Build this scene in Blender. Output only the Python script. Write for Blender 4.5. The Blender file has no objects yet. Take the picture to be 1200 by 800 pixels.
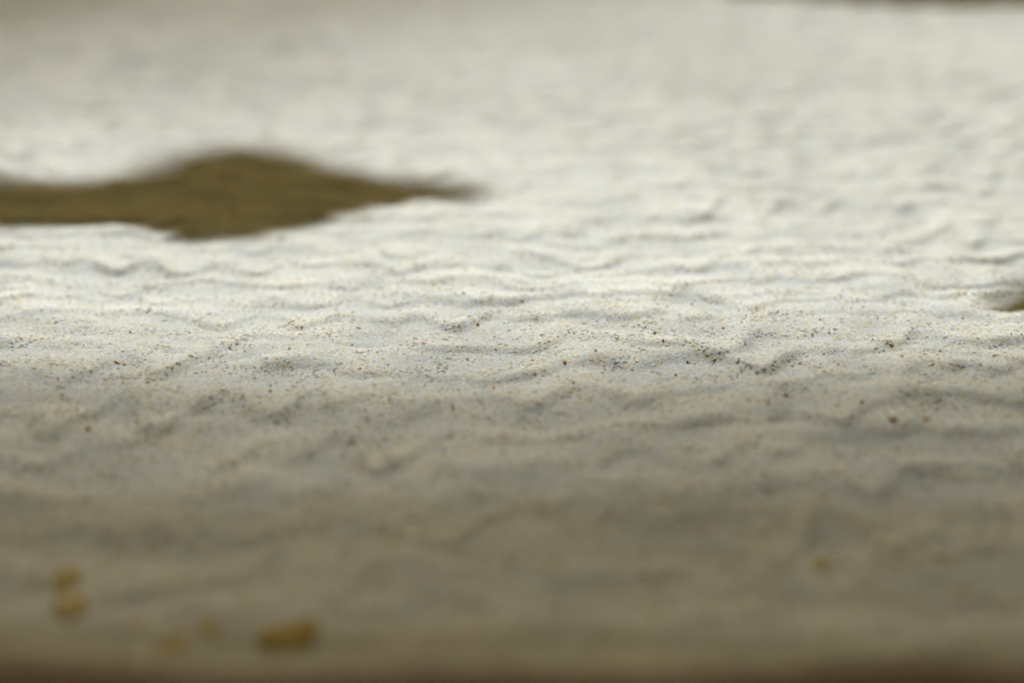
import bpy, bmesh, math, random
import numpy as np
from mathutils import Vector

S = bpy.context.scene
COL = S.collection

# ------------------------------------------------------------------ camera
cam_d = bpy.data.cameras.new('camera')
cam = bpy.data.objects.new('camera', cam_d)
COL.objects.link(cam)
cam.location = (0.0, 0.0, 0.073)
PITCH = 15.6
cam.rotation_euler = (math.radians(90 - PITCH), 0, 0)
cam_d.sensor_width = 36.0
cam_d.lens = 70.0
cam_d.clip_start = 0.004
cam_d.clip_end = 3000.0
cam_d.dof.use_dof = True
cam_d.dof.focus_distance = 0.269
cam_d.dof.aperture_fstop = 11.5
S.camera = cam

# ------------------------------------------------------------------ light
SUN_ELEV, SUN_AZ = math.radians(42.0), math.radians(-8.0)      # azimuth from +Y (away from the camera)
SUN = Vector((math.sin(SUN_AZ) * math.cos(SUN_ELEV), math.cos(SUN_AZ) * math.cos(SUN_ELEV), math.sin(SUN_ELEV)))
W = bpy.data.worlds.new('World')
S.world = W
W.use_nodes = True
nt = W.node_tree
nt.nodes.clear()
sky = nt.nodes.new('ShaderNodeTexSky')
sky.sky_type = 'NISHITA'
sky.sun_disc = False
sky.sun_elevation = SUN_ELEV
sky.sun_rotation = SUN_AZ
sky.air_density = 0.6
sky.dust_density = 6.0
sky.ozone_density = 0.0
tint = nt.nodes.new('ShaderNodeMix')
tint.data_type = 'RGBA'
tint.blend_type = 'MULTIPLY'
tint.inputs['Factor'].default_value = 1.0
tint.inputs[7].default_value = (0.80, 0.665, 0.245, 1)            # dusty warm sky light
bg = nt.nodes.new('ShaderNodeBackground')
bg.inputs['Strength'].default_value = 0.05
wo = nt.nodes.new('ShaderNodeOutputWorld')
nt.links.new(sky.outputs[0], tint.inputs[6])
nt.links.new(tint.outputs[2], bg.inputs[0])
nt.links.new(bg.outputs[0], wo.inputs[0])

sun_d = bpy.data.lights.new('sun', 'SUN')
sun_d.energy = 5.0
sun_d.angle = math.radians(0.53)
sun_d.color = (0.95, 1.0, 1.02)
sun = bpy.data.objects.new('sun', sun_d)
COL.objects.link(sun)
sun.rotation_euler = SUN.to_track_quat('Z', 'Y').to_euler()

S.view_settings.view_transform = 'Standard'
S.view_settings.look = 'None'
S.view_settings.exposure = 0.01
S.view_settings.gamma = 1.0
S.render.engine = 'CYCLES'
S.cycles.max_bounces = 8
S.cycles.diffuse_bounces = 4

# ------------------------------------------------------------------ helpers
def tag(o, label=None, cat=None, group=None, kind=None):
    if label: o['label'] = label
    if cat: o['category'] = cat
    if group: o['group'] = group
    if kind: o['kind'] = kind
    return o

def link(name, me, mat=None, parent=None):
    o = bpy.data.objects.new(name, me)
    COL.objects.link(o)
    if mat: me.materials.append(mat)
    if parent: o.parent = parent
    return o

def empty(name, loc=(0, 0, 0)):
    o = bpy.data.objects.new(name, None)
    o.empty_display_size = 0.02
    o.location = loc
    COL.objects.link(o)
    return o

def mesh_from(name, verts, faces, smooth=False):
    me = bpy.data.meshes.new(name)
    me.from_pydata([tuple(v) for v in verts], [], faces)
    me.update()
    if smooth:
        me.shade_smooth()
    return me

def node(nt, t, **kw):
    n = nt.nodes.new(t)
    for k, v in kw.items():
        setattr(n, k, v)
    return n

def new_mat(name):
    m = bpy.data.materials.new(name)
    m.use_nodes = True
    n = m.node_tree
    return m, n, n.nodes['Principled BSDF']

# ------------------------------------------------------------------ smooth noise in numpy
def _hash(ix, iy, seed):
    h = (ix.astype(np.int64) * 374761393 + iy.astype(np.int64) * 668265263 + seed * 974711) & 0x7fffffff
    h = ((h ^ (h >> 13)) * 1274126177) & 0x7fffffff
    h = h ^ (h >> 16)
    return (h & 0xffffff) / float(0xffffff)

def vnoise(x, y, seed):
    """gradient noise, about -1..1"""
    ix, iy = np.floor(x), np.floor(y)
    fx, fy = x - ix, y - iy
    u = fx * fx * fx * (fx * (fx * 6 - 15) + 10)
    v = fy * fy * fy * (fy * (fy * 6 - 15) + 10)
    def g(dx, dy):
        a = _hash(ix + dx, iy + dy, seed) * 2 * np.pi
        return np.cos(a) * (fx - dx) + np.sin(a) * (fy - dy)
    a = g(0, 0) * (1 - u) + g(1, 0) * u
    b = g(0, 1) * (1 - u) + g(1, 1) * u
    return (a * (1 - v) + b * v) * 1.5

# ------------------------------------------------------------------ the shape of the sand
WL, LEE, RELIEF = 0.0120, 0.0042, 0.00080       # ripple spacing, length of a lee face, height
BOARD_Y = 0.146                                # far edge of the timber edging

def sand_height(x, y, fine=True, crest=False):
    x = np.asarray(x, float); y = np.asarray(y, float)
    # slow undulation
    z = 0.0022 * vnoise(x / 0.16 + 3.1, y / 0.16, 5) + 0.0012 * vnoise(x / 0.06, y / 0.05 + 7.7, 6)
    # linguoid ripples: rows of small tongues, steep lee faces towards the camera, each row's crest sagging into scallops
    yw = y + 0.0016 * vnoise(x / 0.013, y / 0.011, 11) + 0.012 * vnoise(x / 0.10, y / 0.09, 12) - 0.10 * x * np.clip((0.30 - y) / 0.08, 0, 1)
    k0 = np.floor(yw / WL)
    rip = np.zeros_like(z) - 1.0; top = np.zeros_like(z)
    for dk in range(-3, 4):
        k = k0 + dk
        kk = k * 7.37 + 0.41
        xr = x + 0.0015 * vnoise(x / 0.006, kk, 25) + k * 0.0371
        sc = np.sqrt(vnoise(xr / 0.0112, kk, 21) ** 2 + 0.004)
        yc = k * WL - WL * (1.30 * sc + 0.36 * vnoise(x / 0.026, kk, 22) + 0.10 * vnoise(x / 0.0045, kk, 26))
        d = yw - yc
        A = 0.40 + 1.15 * sc + 0.35 * vnoise(x / 0.022, kk, 31)
        A = np.clip(A, 0.10, 1.5)
        up = np.clip(1 + d / LEE, 0, 1); up = up * up * (3 - 2 * up)
        h = np.where(d < 0, A * up, A * (.25 + .25 * np.cos(np.pi * np.clip(d / (1.05 * WL), 0, 1)) + .5 * np.exp(-np.maximum(d, 0) / (.62 * WL))))
        rip = np.maximum(rip, h)
    # low rounded mounds, staggered between the rows
    md = vnoise(x / 0.0125 + 0.6 * vnoise(x / 0.02, y / 0.02, 37), y / 0.0110 + 0.5 * vnoise(x / 0.018, y / 0.02, 38), 35)
    md = np.tanh(1.6 * md)
    if crest:
        return np.clip(0.55 * rip + 0.42 * (md + 0.55), 0, 1.2)
    z = z + (RELIEF * rip + 0.00044 * md) * (1 - 0.55 * np.clip((0.232 - y) / 0.05, 0, 1)) + 0.00010 * vnoise(x / 0.007, y / 0.006, 36)
    if fine:
        z = z + 0.00010 * vnoise(x / 0.0042, y / 0.0042, 41) + 0.00004 * vnoise(x / 0.0017, y / 0.0017, 42)
    # sand banked up against the edging
    bank = np.clip(1 - (y - BOARD_Y) / 0.025, 0, 1)
    z = z + bank ** 2 * (0.002 + 0.0018 * vnoise(x / 0.016, y * 0 + 0.5, 51))
    # far away the relief runs out and the ground is level
    far = np.clip((np.hypot(x, y) - 0.9) / 0.6, 0, 1)
    return z * (1 - far)

# ------------------------------------------------------------------ materials
sand_m, n, p = new_mat('sand')
co = node(n, 'ShaderNodeNewGeometry')
vor = node(n, 'ShaderNodeTexVoronoi'); vor.inputs['Scale'].default_value = 2700
sepc = node(n, 'ShaderNodeSeparateColor')
ramp = node(n, 'ShaderNodeValToRGB')
cr = ramp.color_ramp
cr.interpolation = 'CONSTANT'
stops = [(0.0, (.62, .625, .61)), (.30, (.76, .765, .75)), (.54, (.52, .53, .53)), (.68, (.70, .66, .55)), (.84, (.68, .57, .36)),
         (.945, (.56, .40, .20)), (.972, (.40, .39, .37)), (.99, (.44, .20, .09)), (.996, (.12, .11, .10))]
cr.elements[0].position = 0; cr.elements[0].color = stops[0][1] + (1,)
cr.elements[1].position = stops[1][0]; cr.elements[1].color = stops[1][1] + (1,)
for pos, c in stops[2:]:
    e = cr.elements.new(pos); e.color = c + (1,)
nz = node(n, 'ShaderNodeTexNoise'); nz.inputs['Scale'].default_value = 170; nz.inputs['Detail'].default_value = 4
mr = node(n, 'ShaderNodeMapRange')
mr.inputs[1].default_value = .35; mr.inputs[2].default_value = .65; mr.inputs[3].default_value = -.16; mr.inputs[4].default_value = .16
ad = node(n, 'ShaderNodeMath', operation='ADD', use_clamp=True)
bmp = node(n, 'ShaderNodeBump'); bmp.inputs['Strength'].default_value = .28; bmp.inputs['Distance'].default_value = .0002
L = n.links.new
L(co.outputs['Position'], vor.inputs['Vector']); L(co.outputs['Position'], nz.inputs['Vector'])
L(vor.outputs['Color'], sepc.inputs[0]); L(nz.outputs[0], mr.inputs[0])
L(sepc.outputs[0], ad.inputs[0]); L(mr.outputs[0], ad.inputs[1]); L(ad.outputs[0], ramp.inputs[0])
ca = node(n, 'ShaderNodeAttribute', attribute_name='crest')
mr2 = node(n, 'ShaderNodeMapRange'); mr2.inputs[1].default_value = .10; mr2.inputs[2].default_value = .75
ripple_tint = node(n, 'ShaderNodeMix', data_type='RGBA'); ripple_tint.inputs[6].default_value = (.83, .84, .845, 1); ripple_tint.inputs[7].default_value = (1.04, 1.03, .99, 1)
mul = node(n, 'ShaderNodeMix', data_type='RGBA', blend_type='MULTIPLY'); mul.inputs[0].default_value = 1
L(ca.outputs['Fac'], mr2.inputs[0]); L(mr2.outputs[0], ripple_tint.inputs[0])          # grain sorting plus painted ripple shade: troughs greyed, crests lightened
L(ramp.outputs[0], mul.inputs[6]); L(ripple_tint.outputs[2], mul.inputs[7])
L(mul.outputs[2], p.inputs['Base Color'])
L(vor.outputs['Distance'], bmp.inputs['Height']); L(bmp.outputs[0], p.inputs['Normal'])
p.inputs['Roughness'].default_value = .75
p.inputs['Specular IOR Level'].default_value = .25

grain_m, n, p = new_mat('quartz_grain')
at = node(n, 'ShaderNodeAttribute', attribute_type='INSTANCER', attribute_name='grain_colour')
n.links.new(at.outputs['Color'], p.inputs['Base Color'])
p.inputs['Roughness'].default_value = .5
p.inputs['Specular IOR Level'].default_value = .25
p.inputs['Subsurface Weight'].default_value = 1.0             # clear quartz: light wanders right through a grain
p.inputs['Subsurface Radius'].default_value = (1.0, 0.9, 0.8)
p.inputs['Subsurface Scale'].default_value = 0.0004

def grain_material(name, col, rough=.3, var=.25, transmission=0.0, translucent=0.0):
    m, n, p = new_mat(name)
    tc = node(n, 'ShaderNodeTexCoord')
    nz = node(n, 'ShaderNodeTexNoise'); nz.inputs['Scale'].default_value = 2600; nz.inputs['Detail'].default_value = 3
    mx = node(n, 'ShaderNodeMix', data_type='RGBA')
    mx.inputs[6].default_value = tuple(c * (1 - var) for c in col) + (1,)
    mx.inputs[7].default_value = tuple(min(1, c * (1 + var)) for c in col) + (1,)
    n.links.new(tc.outputs['Object'], nz.inputs['Vector']); n.links.new(nz.outputs[0], mx.inputs[0])
    n.links.new(mx.outputs[2], p.inputs['Base Color'])
    p.inputs['Roughness'].default_value = rough
    p.inputs['Transmission Weight'].default_value = transmission
    if translucent:
        p.inputs['Subsurface Weight'].default_value = 1.0
        p.inputs['Subsurface Radius'].default_value = (1, .8, .6); p.inputs['Subsurface Scale'].default_value = .0005
        n.links.new(mx.outputs[2], p.inputs['Base Color'])
    if False:
        t = node(n, 'ShaderNodeBsdfTranslucent'); ms = node(n, 'ShaderNodeMixShader'); ms.inputs[0].default_value = translucent
        n.links.new(mx.outputs[2], t.inputs['Color']); n.links.new(p.outputs[0], ms.inputs[1]); n.links.new(t.outputs[0], ms.inputs[2])
        n.links.new(ms.outputs[0], n.nodes['Material Output'].inputs['Surface'])
    return m

black_m = grain_material('black_mineral', (.025, .023, .021), .5)
rust_m = grain_material('rust_mineral', (.42, .15, .05), .4, translucent=.55)
clear_m = grain_material('clear_quartz', (.90, .90, .89), .08, translucent=.5)
amber_m = grain_material('amber_mineral', (.62, .38, .09), .45, translucent=.55)
mustard_m = grain_material('mustard_flake', (.62, .44, .055), .6, translucent=.5)

def wood_material(name, a, b, scale):
    m, n, p = new_mat(name)
    tc = node(n, 'ShaderNodeTexCoord')
    mp = node(n, 'ShaderNodeMapping'); mp.inputs['Scale'].default_value = scale
    nz = node(n, 'ShaderNodeTexNoise'); nz.inputs['Scale'].default_value = 1; nz.inputs['Detail'].default_value = 6
    mx = node(n, 'ShaderNodeMix', data_type='RGBA')
    mx.inputs[6].default_value = a + (1,); mx.inputs[7].default_value = b + (1,)
    bm_ = node(n, 'ShaderNodeBump'); bm_.inputs['Strength'].default_value = .5; bm_.inputs['Distance'].default_value = .0008
    n.links.new(tc.outputs['Object'], mp.inputs[0]); n.links.new(mp.outputs[0], nz.inputs['Vector'])
    n.links.new(nz.outputs[0], mx.inputs[0]); n.links.new(mx.outputs[2], p.inputs['Base Color'])
    n.links.new(nz.outputs[0], bm_.inputs['Height']); n.links.new(bm_.outputs[0], p.inputs['Normal'])
    p.inputs['Roughness'].default_value = .7
    return m
edging_m = wood_material('weathered_timber', (.11, .055, .03), (.22, .12, .065), (14, 260, 260))
lath_m = wood_material('shade_pergola_timber', (.20, .12, .06), (.34, .21, .11), (3, 60, 60))

leaf_m, n, p = new_mat('leaf')
tc = node(n, 'ShaderNodeTexCoord'); nz = node(n, 'ShaderNodeTexNoise'); nz.inputs['Scale'].default_value = 60
mx = node(n, 'ShaderNodeMix', data_type='RGBA')
mx.inputs[6].default_value = (.05, .08, .02, 1); mx.inputs[7].default_value = (.09, .12, .035, 1)
n.links.new(tc.outputs['Object'], nz.inputs['Vector']); n.links.new(nz.outputs[0], mx.inputs[0])
n.links.new(mx.outputs[2], p.inputs['Base Color']); p.inputs['Roughness'].default_value = .5
stem_m, n, p = new_mat('stem')
p.inputs['Base Color'].default_value = (.10, .09, .04, 1); p.inputs['Roughness'].default_value = .7
bark_m = wood_material('bark', (.10, .075, .05), (.20, .16, .11), (30, 30, 4))

# ------------------------------------------------------------------ the sand: one sheet out to the horizon
def graded(a, b, d0, growth):
    out, v, d = [a], a, d0
    while v < b:
        v += d; d *= growth; out.append(v)
    out[-1] = b
    return out
xs_in = np.arange(-0.215, 0.2151, 0.00078)
xo = np.array(graded(0.215, 600, 0.0012, 1.22))[1:]
xs = np.concatenate([-xo[::-1], xs_in, xo])
ys_list, v = [], 0.138
while v < 0.80:
    ys_list.append(v); v += 0.00046 + 0.0011 * max(0, v - 0.30) ** 1.0 * 1.6
yo = np.array(graded(v, 600, 0.0016, 1.22))
yb = -np.array(graded(-0.138, 600, 0.004, 1.35))[1:][::-1]
ys = np.concatenate([yb, np.array(ys_list), yo])
nx, ny = len(xs), len(ys)
X, Y = np.meshgrid(xs, ys)
Z = sand_height(X, Y)
Z[Y < 0.1375] = -0.004
verts = np.stack([X, Y, Z], -1).reshape(-1, 3).astype(np.float32)
i = np.arange(ny - 1)[:, None] * nx + np.arange(nx - 1)[None, :]
quads = np.stack([i, i + 1, i + 1 + nx, i + nx], -1).reshape(-1, 4).astype(np.int32)
me = bpy.data.meshes.new('sand')
me.vertices.add(len(verts)); me.vertices.foreach_set('co', verts.ravel())
me.loops.add(quads.size); me.loops.foreach_set('vertex_index', quads.ravel())
me.polygons.add(len(quads)); me.polygons.foreach_set('loop_start', np.arange(0, quads.size, 4, dtype=np.int32))
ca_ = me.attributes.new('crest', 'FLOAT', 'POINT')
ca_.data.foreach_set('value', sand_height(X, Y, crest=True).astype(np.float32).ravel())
me.update(calc_edges=True); me.shade_smooth()
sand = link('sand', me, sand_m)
tag(sand, 'pale rippled sand with small scalloped tongues', kind='structure')

# ------------------------------------------------------------------ loose grains lying all over it (nobody could count them)
rng = np.random.default_rng(7)
def scatter(y0, y1, step, margin):
    yy = np.arange(y0, y1, step)
    px, py = [], []
    for y in yy:
        hw = y * 0.262 + margin
        x = np.arange(-hw, hw, step)
        px.append(x + rng.uniform(-.55, .55, len(x)) * step)
        py.append(y + rng.uniform(-.55, .55, len(x)) * step)
    return np.concatenate(px), np.concatenate(py)
parts = [scatter(0.143, 0.215, 0.00080, .02) + (1.0,), scatter(0.215, 0.33, 0.00066, .02) + (1.0,), scatter(0.33, 0.45, 0.00080, .025) + (1.15,),
         scatter(0.45, 0.80, 0.0009, .03) + (1.5,)]
gx = np.concatenate([a for a, b, c in parts]); gy = np.concatenate([b for a, b, c in parts])
gs = np.concatenate([np.full(len(a), c) for a, b, c in parts])
NF = len(gx)
for y0, y1, st in ((0.143, 0.25, 0.0014), (0.25, 0.42, 0.0020), (0.42, 0.80, 0.0034)):
    cx, cy = scatter(y0, y1, st, .02)
    gx = np.concatenate([gx, cx]); gy = np.concatenate([gy, cy]); gs = np.concatenate([gs, np.full(len(cx), 1.75 if y0 < .3 else 2.6)])
N = len(gx)
size = 0.000165 * np.exp(rng.normal(0, .26, N)) * gs
big = rng.random(N) < .004
size[big] *= rng.uniform(1.2, 1.7, big.sum())
gz = sand_height(gx, gy) + size * rng.uniform(-.40, -.28, N)
pal = np.array([(.66, .665, .65), (.72, .725, .715), (.60, .61, .605), (.70, .665, .56), (.74, .59, .32), (.66, .45, .19), (.47, .47, .46), (.44, .19, .08), (.12, .11, .10)])
wts = np.array([.31, .27, .14, .14, .10, .030, .003, .007, .0])
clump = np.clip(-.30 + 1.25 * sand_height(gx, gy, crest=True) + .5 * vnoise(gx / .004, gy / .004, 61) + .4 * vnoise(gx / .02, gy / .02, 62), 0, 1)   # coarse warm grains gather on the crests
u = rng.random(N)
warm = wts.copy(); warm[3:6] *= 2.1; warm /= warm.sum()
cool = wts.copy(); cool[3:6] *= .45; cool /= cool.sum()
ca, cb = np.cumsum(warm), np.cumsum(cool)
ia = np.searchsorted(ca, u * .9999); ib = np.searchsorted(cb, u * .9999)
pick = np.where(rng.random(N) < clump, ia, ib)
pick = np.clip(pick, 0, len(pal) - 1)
pick[NF:] = rng.choice([1, 3, 4, 5, 7], N - NF, p=[.14, .26, .43, .14, .03])
gz[NF:] += size[NF:] * .06
coarse = (np.arange(N) < NF) & ((pick >= 4) & (pick <= 5) | (pick == 7)) & (rng.random(N) < .3)
size[coarse] *= 1.35; gz[coarse] += size[coarse] * .02
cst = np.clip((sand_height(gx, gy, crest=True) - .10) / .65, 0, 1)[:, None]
gcol = np.clip(pal[pick] * rng.uniform(.92, 1.07, (N, 1)) * (np.array([.83, .84, .845]) * (1 - cst) + np.array([1.04, 1.03, .99]) * cst), 0, .85)  # same tint as the sheet, ripple shade partly put into the grain colour
pm = bpy.data.meshes.new('sand_grains')
pm.vertices.add(N); pm.vertices.foreach_set('co', np.stack([gx, gy, gz], -1).astype(np.float32).ravel())
def attr(name, data):
    a = pm.attributes.new(name, 'FLOAT_VECTOR', 'POINT')
    a.data.foreach_set('vector', np.ascontiguousarray(data, dtype=np.float32).ravel())
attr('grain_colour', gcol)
turn = rng.normal(0, .22, (N, 3)); e_ = 0.0004
hx = (sand_height(gx + e_, gy) - sand_height(gx - e_, gy)) / (2 * e_); hy = (sand_height(gx, gy + e_) - sand_height(gx, gy - e_)) / (2 * e_)
turn[:, 0] += np.arctan(hy); turn[:, 1] -= np.arctan(hx)      # every grain lies on the slope beneath it
attr('grain_turn', turn)
attr('grain_size', size[:, None] * rng.uniform(.75, 1.25, (N, 3)) * np.array([1, 1, .42]))
pm.update()
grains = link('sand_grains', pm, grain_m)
tag(grains, 'loose white, amber and grey quartz grains covering the rippled sand', 'sand', kind='stuff')

def grain_mesh(name, seed, sub=1, rough=.28, smooth=False):
    r = random.Random(seed)
    bm = bmesh.new()
    bmesh.ops.create_icosphere(bm, subdivisions=sub, radius=1)
    ax = [Vector((r.gauss(0, 1), r.gauss(0, 1), r.gauss(0, 1))).normalized() for _ in range(7)]
    cut = [r.uniform(.62, .95) for _ in range(7)]
    for v in bm.verts:
        for a, c in zip(ax, cut):
            d = v.co.dot(a)
            if d > c: v.co -= a * (d - c)
        v.co *= 1 + r.uniform(-rough, rough) * .3
    m = bpy.data.meshes.new(name); bm.to_mesh(m); bm.free()
    if smooth: m.shade_smooth()
    return m

gn = bpy.data.node_groups.new('grain_scatter', 'GeometryNodeTree')
gn.interface.new_socket('Geometry', in_out='INPUT', socket_type='NodeSocketGeometry')
gn.interface.new_socket('Geometry', in_out='OUTPUT', socket_type='NodeSocketGeometry')
gi = gn.nodes.new('NodeGroupInput'); go = gn.nodes.new('NodeGroupOutput')
inst = gn.nodes.new('GeometryNodeInstanceOnPoints')
inst.inputs['Pick Instance'].default_value = True
g2i = gn.nodes.new('GeometryNodeGeometryToInstance')
def nattr(name):
    a = gn.nodes.new('GeometryNodeInputNamedAttribute'); a.data_type = 'FLOAT_VECTOR'
    a.inputs['Name'].default_value = name
    return a.outputs[0]
for k in range(5):
    ico = gn.nodes.new('GeometryNodeMeshIcoSphere'); ico.inputs['Radius'].default_value = 1; ico.inputs['Subdivisions'].default_value = 1 if k else 2
    sp = gn.nodes.new('GeometryNodeSetPosition')
    rv = gn.nodes.new('FunctionNodeRandomValue'); rv.data_type = 'FLOAT_VECTOR'
    rv.inputs['Min'].default_value = (-.22,) * 3; rv.inputs['Max'].default_value = (.22,) * 3
    rv.inputs['Seed'].default_value = k
    sm = gn.nodes.new('GeometryNodeSetMaterial'); sm.inputs['Material'].default_value = grain_m
    gn.links.new(ico.outputs[0], sp.inputs['Geometry']); gn.links.new(rv.outputs[0], sp.inputs['Offset'])
    gn.links.new(sp.outputs[0], sm.inputs[0]); gn.links.new(sm.outputs[0], g2i.inputs[0])
idx = gn.nodes.new('FunctionNodeRandomValue'); idx.data_type = 'INT'
idx.inputs[4].default_value = 0; idx.inputs[5].default_value = 4
e2r = gn.nodes.new('FunctionNodeEulerToRotation')
gn.links.new(gi.outputs[0], inst.inputs['Points']); gn.links.new(g2i.outputs[0], inst.inputs['Instance'])
gn.links.new(idx.outputs[2], inst.inputs['Instance Index'])
gn.links.new(nattr('grain_turn'), e2r.inputs[0]); gn.links.new(e2r.outputs[0], inst.inputs['Rotation'])
gn.links.new(nattr('grain_size'), inst.inputs['Scale'])
gn.links.new(inst.outputs[0], go.inputs[0])
md = grains.modifiers.new('scatter', 'NODES'); md.node_group = gn

# ------------------------------------------------------------------ single grains that stand out
def lone(name, cat, group, mat, spots, r0, seed):
    meshes = []
    for k in range(3):
        m = grain_mesh(name, seed + k, 2); m.materials.append(mat); meshes.append(m)
    r = random.Random(seed)
    for k, (x, y, s, label) in enumerate(spots):
        o = bpy.data.objects.new(name, meshes[k % 3]); COL.objects.link(o)
        a = r0 * s
        o.scale = (a * r.uniform(.9, 1.2), a * r.uniform(.8, 1.1), a * r.uniform(.7, .95))
        o.rotation_euler = (r.uniform(0, 6), r.uniform(0, 6), r.uniform(0, 6))
        o.location = (x, y, float(sand_height(x, y)) + a * .45)
        if name == 'mustard_flake':
            o.scale = (a * r.uniform(.7, .85), a * r.uniform(1.2, 1.5), a * .22)
            o.rotation_euler = (r.uniform(.1, .25), r.uniform(-.2, .2), r.uniform(-.5, .5)); o.location.z -= a * .25
        tag(o, label, cat, group)

lone('black_grain', 'mineral grain', 'black mineral grains on the sand', black_m, [
    (-0.0666, 0.2964, 1.10, 'black grain below the left part of the dark leaf shade, far left of the sand'),
    (-0.0564, 0.2512, 0.80, 'black grain near the left edge of the sand, on a grey slope'),
    (-0.0423, 0.2338, 1.00, 'dark grain at the lower left, where the bright sand begins to turn brown'),
    (-0.0011, 0.2695, 1.00, 'black grain in the middle of the sand, on the dark line under a crest'),
    (-0.0003, 0.2662, 0.90, 'black grain in the middle of the sand, just below another black grain'),
    (0.0009, 0.2760, 0.80, 'small black grain on a bright crest in the middle of the sand'),
    (0.0431, 0.2693, 1.30, 'largest and blackest single grain, alone on the bright right half of the sand'),
    (0.0613, 0.2954, 0.90, 'small black grain high on the bright sand towards the right edge'),
    (0.0750, 0.3006, 1.10, 'black grain close beside the small brown shade at the right edge'),
    (0.0680, 0.2615, 1.10, 'left one of two black grains side by side at the right edge'),
    (0.0694, 0.2616, 0.90, 'right one of two black grains side by side at the right edge'),
    (0.0491, 0.2532, 1.00, 'black grain at right, on the sand just above where it darkens'),
    (0.0566, 0.2531, 1.00, 'black grain at right, level with a similar grain to its left'),
    (0.0585, 0.2418, 1.00, 'black grain low at right on the edge of the shaded sand'),
    (0.0329, 0.2775, 0.70, 'tiny black grain right of centre, above a pair of faint grey ones'),
    (-0.0565, 0.2251, 1.00, 'dark grain at the far left just inside the shaded sand'),
], 0.000115, 100)

lone('rust_grain', 'mineral grain', 'rust coloured grains on the sand', rust_m, [
    (0.0078, 0.2413, 1.30, 'dark rust grain in the big pale tongue at the centre of the sand'),
    (0.0203, 0.2578, 1.30, 'rust grain right of centre on bright sand, upper of two'),
    (0.0231, 0.2517, 1.50, 'rust grain right of centre with a strong red tint, lower of two'),
    (0.0211, 0.2461, 1.40, 'orange rust grain right of centre below the reddest grain'),
    (-0.0073, 0.2335, 1.50, 'brown rust grain left of centre in the half shade'),
    (-0.0023, 0.2415, 1.20, 'rust grain left of the big pale tongue at the centre'),
    (-0.0180, 0.2329, 1.30, 'reddish grain left of centre where the shade begins'),
    (-0.0306, 0.2410, 1.40, 'orange rust grain at left just under a sparkling white grain'),
    (0.0338, 0.2348, 1.60, 'brown rust grain at right lying in the half shade'),
    (0.0422, 0.2294, 1.80, 'large orange brown grain low at right in the half shade'),
], 0.00015, 200)

lone('clear_grain', 'quartz grain', 'sparkling clear grains on the sand', clear_m, [
    (-0.0532, 0.2674, 1.20, 'sparkling clear grain at left on a grey slope'),
    (-0.0301, 0.2589, 1.40, 'brightest clear grain left of centre'),
    (-0.0310, 0.2445, 1.20, 'sparkling white grain at left just above an orange grain'),
    (-0.0577, 0.2426, 1.10, 'pale sparkling grain at the far left'),
    (0.0111, 0.2549, 1.30, 'sparkling clear grain right of the middle above the big pale tongue'),
    (-0.0112, 0.2221, 1.20, 'white grain in the shaded sand below the middle'),
    (0.0261, 0.2795, 1.30, 'sparkling clear grain on bright sand right of centre'),
    (0.0323, 0.2747, 1.20, 'sparkling clear grain beside a tiny black grain'),
    (0.0375, 0.2494, 1.30, 'elongated clear grain at right, left one of a glittering pair'),
    (0.0422, 0.2475, 1.10, 'clear grain at right, right one of a glittering pair'),
    (0.0642, 0.2743, 1.40, 'bright clear grain towards the right edge below the brown shade'),
    (0.0508, 0.2492, 1.10, 'clear grain at right between two black grains'),
], 0.00019, 300)

lone('amber_grain', 'mineral grain', 'amber grains on the sand', amber_m, [
    (-0.0498, 0.2226, 1.70, 'amber grain at the far left in the half shade'),
    (0.0069, 0.2505, 1.20, 'amber grain at the top of the big pale tongue in the centre'),
    (0.0196, 0.2635, 1.20, 'amber grain on bright sand right of centre'),
    (-0.0048, 0.2693, 1.50, 'amber grain on a bright crest left of the paired black grains'),
    (0.0673, 0.2871, 1.30, 'amber grain near the brown shade at the right edge'),
    (0.0449, 0.2241, 1.70, 'amber grain low at right inside the shade'),
], 0.00021, 400)

lone('mustard_flake', 'flake', 'mustard flakes by the timber edging', mustard_m, [
    (-0.0199, 0.1616, 1.25, 'largest blurred mustard flake lying against the timber edging'),
    (-0.0427, 0.1772, 0.80, 'upper of two blurred mustard flakes at the lower left'),
    (-0.0405, 0.1696, 0.85, 'lower, browner of two blurred mustard flakes at the lower left'),
    (-0.0295, 0.1595, 0.65, 'small orange brown flake beside the timber edging at lower left'),
    (-0.0272, 0.1647, 0.50, 'smallest blurred mustard flake, between the orange one and the largest'),
    (0.0303, 0.1834, 0.42, 'single faint mustard flake in the shaded sand at lower right'),
], 0.0023, 500)


# ------------------------------------------------------------------ the timber edging in front
def box_bm(bm, x0, x1, y0, y1, z0, z1):
    vs = [bm.verts.new(c) for c in ((x0, y0, z0), (x1, y0, z0), (x1, y1, z0), (x0, y1, z0), (x0, y0, z1), (x1, y0, z1), (x1, y1, z1), (x0, y1, z1))]
    for f in ((0, 3, 2, 1), (4, 5, 6, 7), (0, 1, 5, 4), (1, 2, 6, 5), (2, 3, 7, 6), (3, 0, 4, 7)):
        bm.faces.new([vs[q] for q in f])

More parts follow.
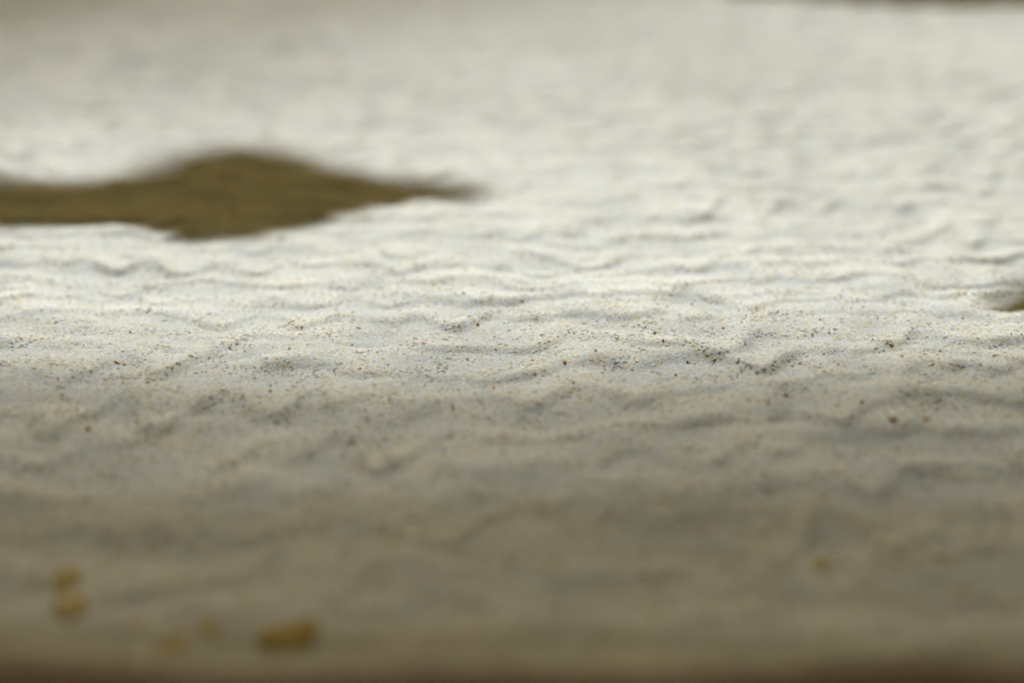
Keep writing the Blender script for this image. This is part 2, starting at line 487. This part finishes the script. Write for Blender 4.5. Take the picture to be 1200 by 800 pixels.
def board_mesh(name, length, depth, height, wear, n=160):
    """a long board whose top edges are worn and wavy"""
    vs, fs = [], []
    xs = np.linspace(-length / 2, length / 2, n)
    e = vnoise(xs / .021, xs * 0 + .3, 81) * wear + vnoise(xs / .006, xs * 0 + .3, 82) * wear * .3
    t = vnoise(xs / .03, xs * 0 + 2.3, 83) * wear * .5
    b = .15 * height
    for k, x in enumerate(xs):
        d = depth / 2
        ring = [(-d, -height / 2), (-d, height / 2 - b + t[k]), (-d + b, height / 2 + t[k]), (d - b + e[k], height / 2 + t[k]), (d + e[k], height / 2 - b + t[k]), (d, -height / 2)]
        vs += [(x, y, z) for y, z in ring]
    for k in range(n - 1):
        for j in range(6):
            a, c = k * 6 + j, k * 6 + (j + 1) % 6
            fs.append((a, c, c + 6, a + 6))
    fs.append(tuple(range(5, -1, -1))); fs.append(tuple((n - 1) * 6 + j for j in range(6)))
    me = mesh_from(name, vs, fs)
    return me
bm_ = board_mesh('timber_edging', 0.60, 0.020, 0.020, .0016)
o = link('timber_edging', bm_, edging_m)
o.location = (0, BOARD_Y - 0.0195, 0.0007)
tag(o, 'reddish brown timber edging board along the near side of the sand', 'edging board')

# ------------------------------------------------------------------ lath pergola out of view, added to shade the near sand
ROOF_Z = 3.30
EDGE_Y = 0.251                                # where the shade of the first lath ends on the sand
t_ = ROOF_Z / SUN.z
ey = EDGE_Y + SUN.y * t_
per = empty('added_shade_pergola', (SUN.x * t_, ey - 1.2, 0))
tag(per, 'unseen timber pergola with close laths, added to shade the near sand', 'pergola')
PITCHL, LW, LT = .055, .0462, .005
def lath_mesh(w):
    lb = bmesh.new(); box_bm(lb, -1.7, 1.7, -w / 2, w / 2, -LT / 2, LT / 2)
    m = bpy.data.meshes.new('lath'); lb.to_mesh(m); lb.free(); m.materials.append(lath_m)
    return m
rr = random.Random(4)
lm = lath_mesh(LW)
y_ = 1.2
for k in range(46):                            # laths narrow towards the open side to soften the shade edge
    w, gap = ((.006, .013), (.024, .0140))[k] if k < 2 else (LW, PITCHL - LW)
    o = bpy.data.objects.new('lath', lm if k >= 2 else lath_mesh(w)); COL.objects.link(o); o.parent = per
    o.location = (rr.uniform(-.02, .02), y_ - w / 2, ROOF_Z + LT / 2)
    o.rotation_euler.z = rr.uniform(-.001, .001)
    y_ -= w + gap
for sx in (-1, 1):
    b = bmesh.new(); box_bm(b, sx * 1.5 - .035, sx * 1.5 + .035, -1.22, 1.18, ROOF_Z - .14, ROOF_Z - .001)
    m = bpy.data.meshes.new('beam'); b.to_mesh(m); b.free(); link('beam', m, lath_m, per)
    for yy in (-1.1, 1.05):
        b = bmesh.new(); box_bm(b, sx * 1.5 - .04, sx * 1.5 + .04, yy - .04, yy + .04, -.3, ROOF_Z - .142)
        m = bpy.data.meshes.new('post'); b.to_mesh(m); b.free(); link('post', m, lath_m, per)

# ------------------------------------------------------------------ leafy plants added out of view, leaves shaped to cast the dark patches
def tube(name, pts, r0, r1, sides=8):
    pts = [Vector(q) for q in pts]
    vs, fs = [], []
    for k, q in enumerate(pts):
        d = (pts[min(k + 1, len(pts) - 1)] - pts[max(k - 1, 0)]).normalized()
        a = d.orthogonal().normalized(); b = d.cross(a)
        r = r0 + (r1 - r0) * k / (len(pts) - 1)
        for s in range(sides):
            w = 2 * math.pi * s / sides
            vs.append(q + a * math.cos(w) * r + b * math.sin(w) * r)
    for k in range(len(pts) - 1):
        for s in range(sides):
            fs.append((k * sides + s, k * sides + (s + 1) % sides, (k + 1) * sides + (s + 1) % sides, (k + 1) * sides + s))
    fs.append(tuple(range(sides - 1, -1, -1))); fs.append(tuple((len(pts) - 1) * sides + s for s in range(sides)))
    return mesh_from(name, vs, fs, True)

def bez(a, b, c, n=14):
    a, b, c = Vector(a), Vector(b), Vector(c)
    return [(1 - t) ** 2 * a + 2 * t * (1 - t) * b + t * t * c for t in [k / n for k in range(n + 1)]]

def leaf_mesh(upper, lower, t0, tilt, lean=.32, curl=.012, th=.0006):
    """lamina given by its two edges as (x, y) where their shade falls on the sand; the leaf hangs t0 metres up the light"""
    n = len(upper); m = 4
    vs, fs = [], []
    for side in (0, 1):
        for k in range(n):
            u, l = Vector((*upper[k], 0)), Vector((*lower[k], 0))
            e = (l - u) * .05
            u -= e * float(vnoise(np.array(k / 2.7), np.array(.4), 91)); l += e * float(vnoise(np.array(k / 2.2), np.array(.6), 92))
            for j in range(-m, m + 1):
                q = u.lerp(l, (j / m + 1) / 2)
                up = t0 - lean * j / m + tilt * (k / (n - 1) - .5) + curl * abs(j / m) ** 1.5 - .01 * math.sin(math.pi * k / (n - 1)) - side * th
                vs.append(q + SUN * up)
    c = 2 * m + 1
    for side in (0, 1):
        o_ = side * n * c
        for k in range(n - 1):
            for j in range(2 * m):
                a = o_ + k * c + j
                f = (a, a + 1, a + 1 + c, a + c)
                fs.append(f if side == 0 else f[::-1])
    rim = [j for j in range(c)] + [k * c + c - 1 for k in range(1, n)] + [(n - 1) * c + j for j in range(c - 2, -1, -1)] + [k * c for k in range(n - 2, 0, -1)]
    for q in range(len(rim)):
        a, b = rim[q], rim[(q + 1) % len(rim)]
        fs.append((b, a, a + n * c, b + n * c))
    return mesh_from('leaf', vs, fs, True)

def resample(v, n):
    v = np.array(v, float); s = np.linspace(0, 1, len(v)); q = np.linspace(0, 1, n)
    if v.ndim == 1: return np.interp(q, s, v)
    return np.stack([np.interp(q, s, v[:, k]) for k in range(v.shape[1])], -1)

def plant(label, root, stem_pts, leaves):
    e = empty('added_shade_plant', root)
    tag(e, label, 'plant')
    R = Vector(root)
    st = tube('stem', [Vector(q) - R for q in stem_pts], .0028, .0009)
    link('stem', st, stem_m, e)
    for me in leaves:
        for v in me.vertices: v.co -= R
        link('leaf', me, leaf_m, e)
    return e

leaf_a = leaf_mesh(resample([(-0.0792, 0.3792), (-0.0749, 0.3918), (-0.0703, 0.4052), (-0.0643, 0.4184), (-0.0564, 0.4205), (-0.0476, 0.4153), (-0.0395, 0.4052), (-0.0325, 0.3936), (-0.0252, 0.3863), (-0.0182, 0.3801), (-0.0115, 0.3758), (-0.004, 0.3699)], 40), resample([(-0.0711, 0.3386), (-0.0636, 0.3297), (-0.0571, 0.3257), (-0.0502, 0.3219), (-0.044, 0.3238), (-0.0383, 0.3297), (-0.033, 0.3351), (-0.0284, 0.3414), (-0.0228, 0.3487), (-0.017, 0.3532), (-0.0109, 0.3555), (-0.0039, 0.3602)], 40), 1.2, 0.4, .5)
leaf_b = leaf_mesh(resample([(-0.1429, 0.3642), (-0.132, 0.3792), (-0.1188, 0.3909), (-0.1007, 0.3863), (-0.0893, 0.3801), (-0.08, 0.3836), (-0.0712, 0.381), (-0.0616, 0.3674)], 40), resample([(-0.1371, 0.3487), (-0.1181, 0.3372), (-0.1017, 0.3317), (-0.087, 0.331), (-0.0789, 0.3337), (-0.07, 0.3331), (-0.0632, 0.3358), (-0.0584, 0.3472)], 40), 1, 0.03)
leaf_c = leaf_mesh(resample([(0.1157, 0.2981), (0.1097, 0.3038), (0.0985, 0.302), (0.0892, 0.302), (0.081, 0.2987), (0.075, 0.29), (0.0693, 0.2794)], 40), resample([(0.1147, 0.2954), (0.1051, 0.29), (0.0926, 0.2829), (0.0826, 0.2784), (0.0754, 0.2765), (0.0715, 0.2755), (0.0686, 0.2765)], 40), 0.5, 0.04)
leaf_e = leaf_mesh(resample([(0.2414, 0.7594), (0.2276, 0.8278), (0.2092, 0.8689), (0.1725, 0.8689), (0.129, 0.8239), (0.0966, 0.7594), (0.0778, 0.7337)], 40), resample([(0.2297, 0.7216), (0.1899, 0.6872), (0.164, 0.6765), (0.1347, 0.6739), (0.1077, 0.6845), (0.0893, 0.7011), (0.076, 0.7156)], 40), 0.4, 0.02, .04)
def lift(x, y, t): return Vector((x, y, 0)) + SUN * t
A0, B0 = lift(-0.0792, 0.3792, 1.002), lift(-0.1429, 0.3642, .987)
plant('unseen leafy plant added at the far left, its two leaves shaped to cast the dark patch', (-.72, 1.05, 0), bez((-.72, 1.05, -.01), (-.70, 1.08, .60), B0) + bez(B0, (B0 * .5 + A0 * .5) + Vector((0, 0, .004)), A0)[1:], [leaf_a, leaf_b])
C0, E0 = lift(0.1157, 0.2981, .482), lift(0.2414, 0.7594, .391)
pl = plant('unseen leafy plant added at the far right, its two leaves shaped to cast shade', (.40, .66, 0), bez((.40, .66, -.01), (.36, .78, .38), C0), [leaf_c, leaf_e])
for q in (E0,):
    R = Vector((.40, .66, 0))
    link('stem', tube('stem', [v - R for v in bez((.385, .665, .08), (.34, .70, .25), q)], .002, .0008), stem_m, pl)


# ------------------------------------------------------------------ a tree added out of view, so its lacy shade dims the far sand
def added_shade_tree():
    T = 22.0
    g0 = Vector((-1.05, 3.02, 0))                # centre of the crown's shade on the ground
    c = g0 + SUN * T
    root = empty('added_shade_tree', (c.x + .3, c.y + .4, 0))
    tag(root, 'unseen broad leafy tree added far beyond the sand to dim its far end', 'tree')
    R = Vector(root.location)
    tr = bez((0, 0, -.3), (.1, .1, c.z * .5), c - R + Vector((0, 0, -.6)), 20)
    link('trunk', tube('trunk', tr, .24, .09, 12), bark_m, root)
    r = random.Random(5)
    for k in range(9):
        a = k * 2.4; d = Vector((math.cos(a), math.sin(a), .35 + .3 * r.random())) * r.uniform(1.1, 1.6)
        st = tr[13 + k % 7]
        link('limb', tube('limb', bez(st, st + d * .5 + Vector((0, 0, .25)), st + d), .05, .012, 7), bark_m, root)
    vs, fs = [], []
    ctr = c - R
    def leaf(q, s):
        d = Vector((r.gauss(0, 1), r.gauss(0, 1), r.gauss(0, .5))).normalized(); e = d.cross(Vector((r.gauss(0, 1), r.gauss(0, 1), r.gauss(0, 1)))).normalized()
        w = s * .32; b = len(vs); nn = d.cross(e) * s * .08
        vs.extend([q, q + d * s * .45 + e * w + nn, q + d * s, q + d * s * .45 - e * w + nn]); fs.append((b, b + 1, b + 2, b + 3))
    for k in range(2200):
        while True:
            v = Vector((r.uniform(-1, 1), r.uniform(-1, 1), r.uniform(-1, 1)))
            if v.length < 1: break
        q = ctr + Vector((v.x * 2.3, v.y * 1.9, v.z * 1.3))
        for j in range(15):
            sp_ = .16 if j < 6 else .24
            leaf(q + Vector((r.gauss(0, sp_), r.gauss(0, sp_), r.gauss(0, sp_ * .7))), r.uniform(.07, .12))
    link('crown', mesh_from('crown', vs, fs), leaf_m, root)
added_shade_tree()
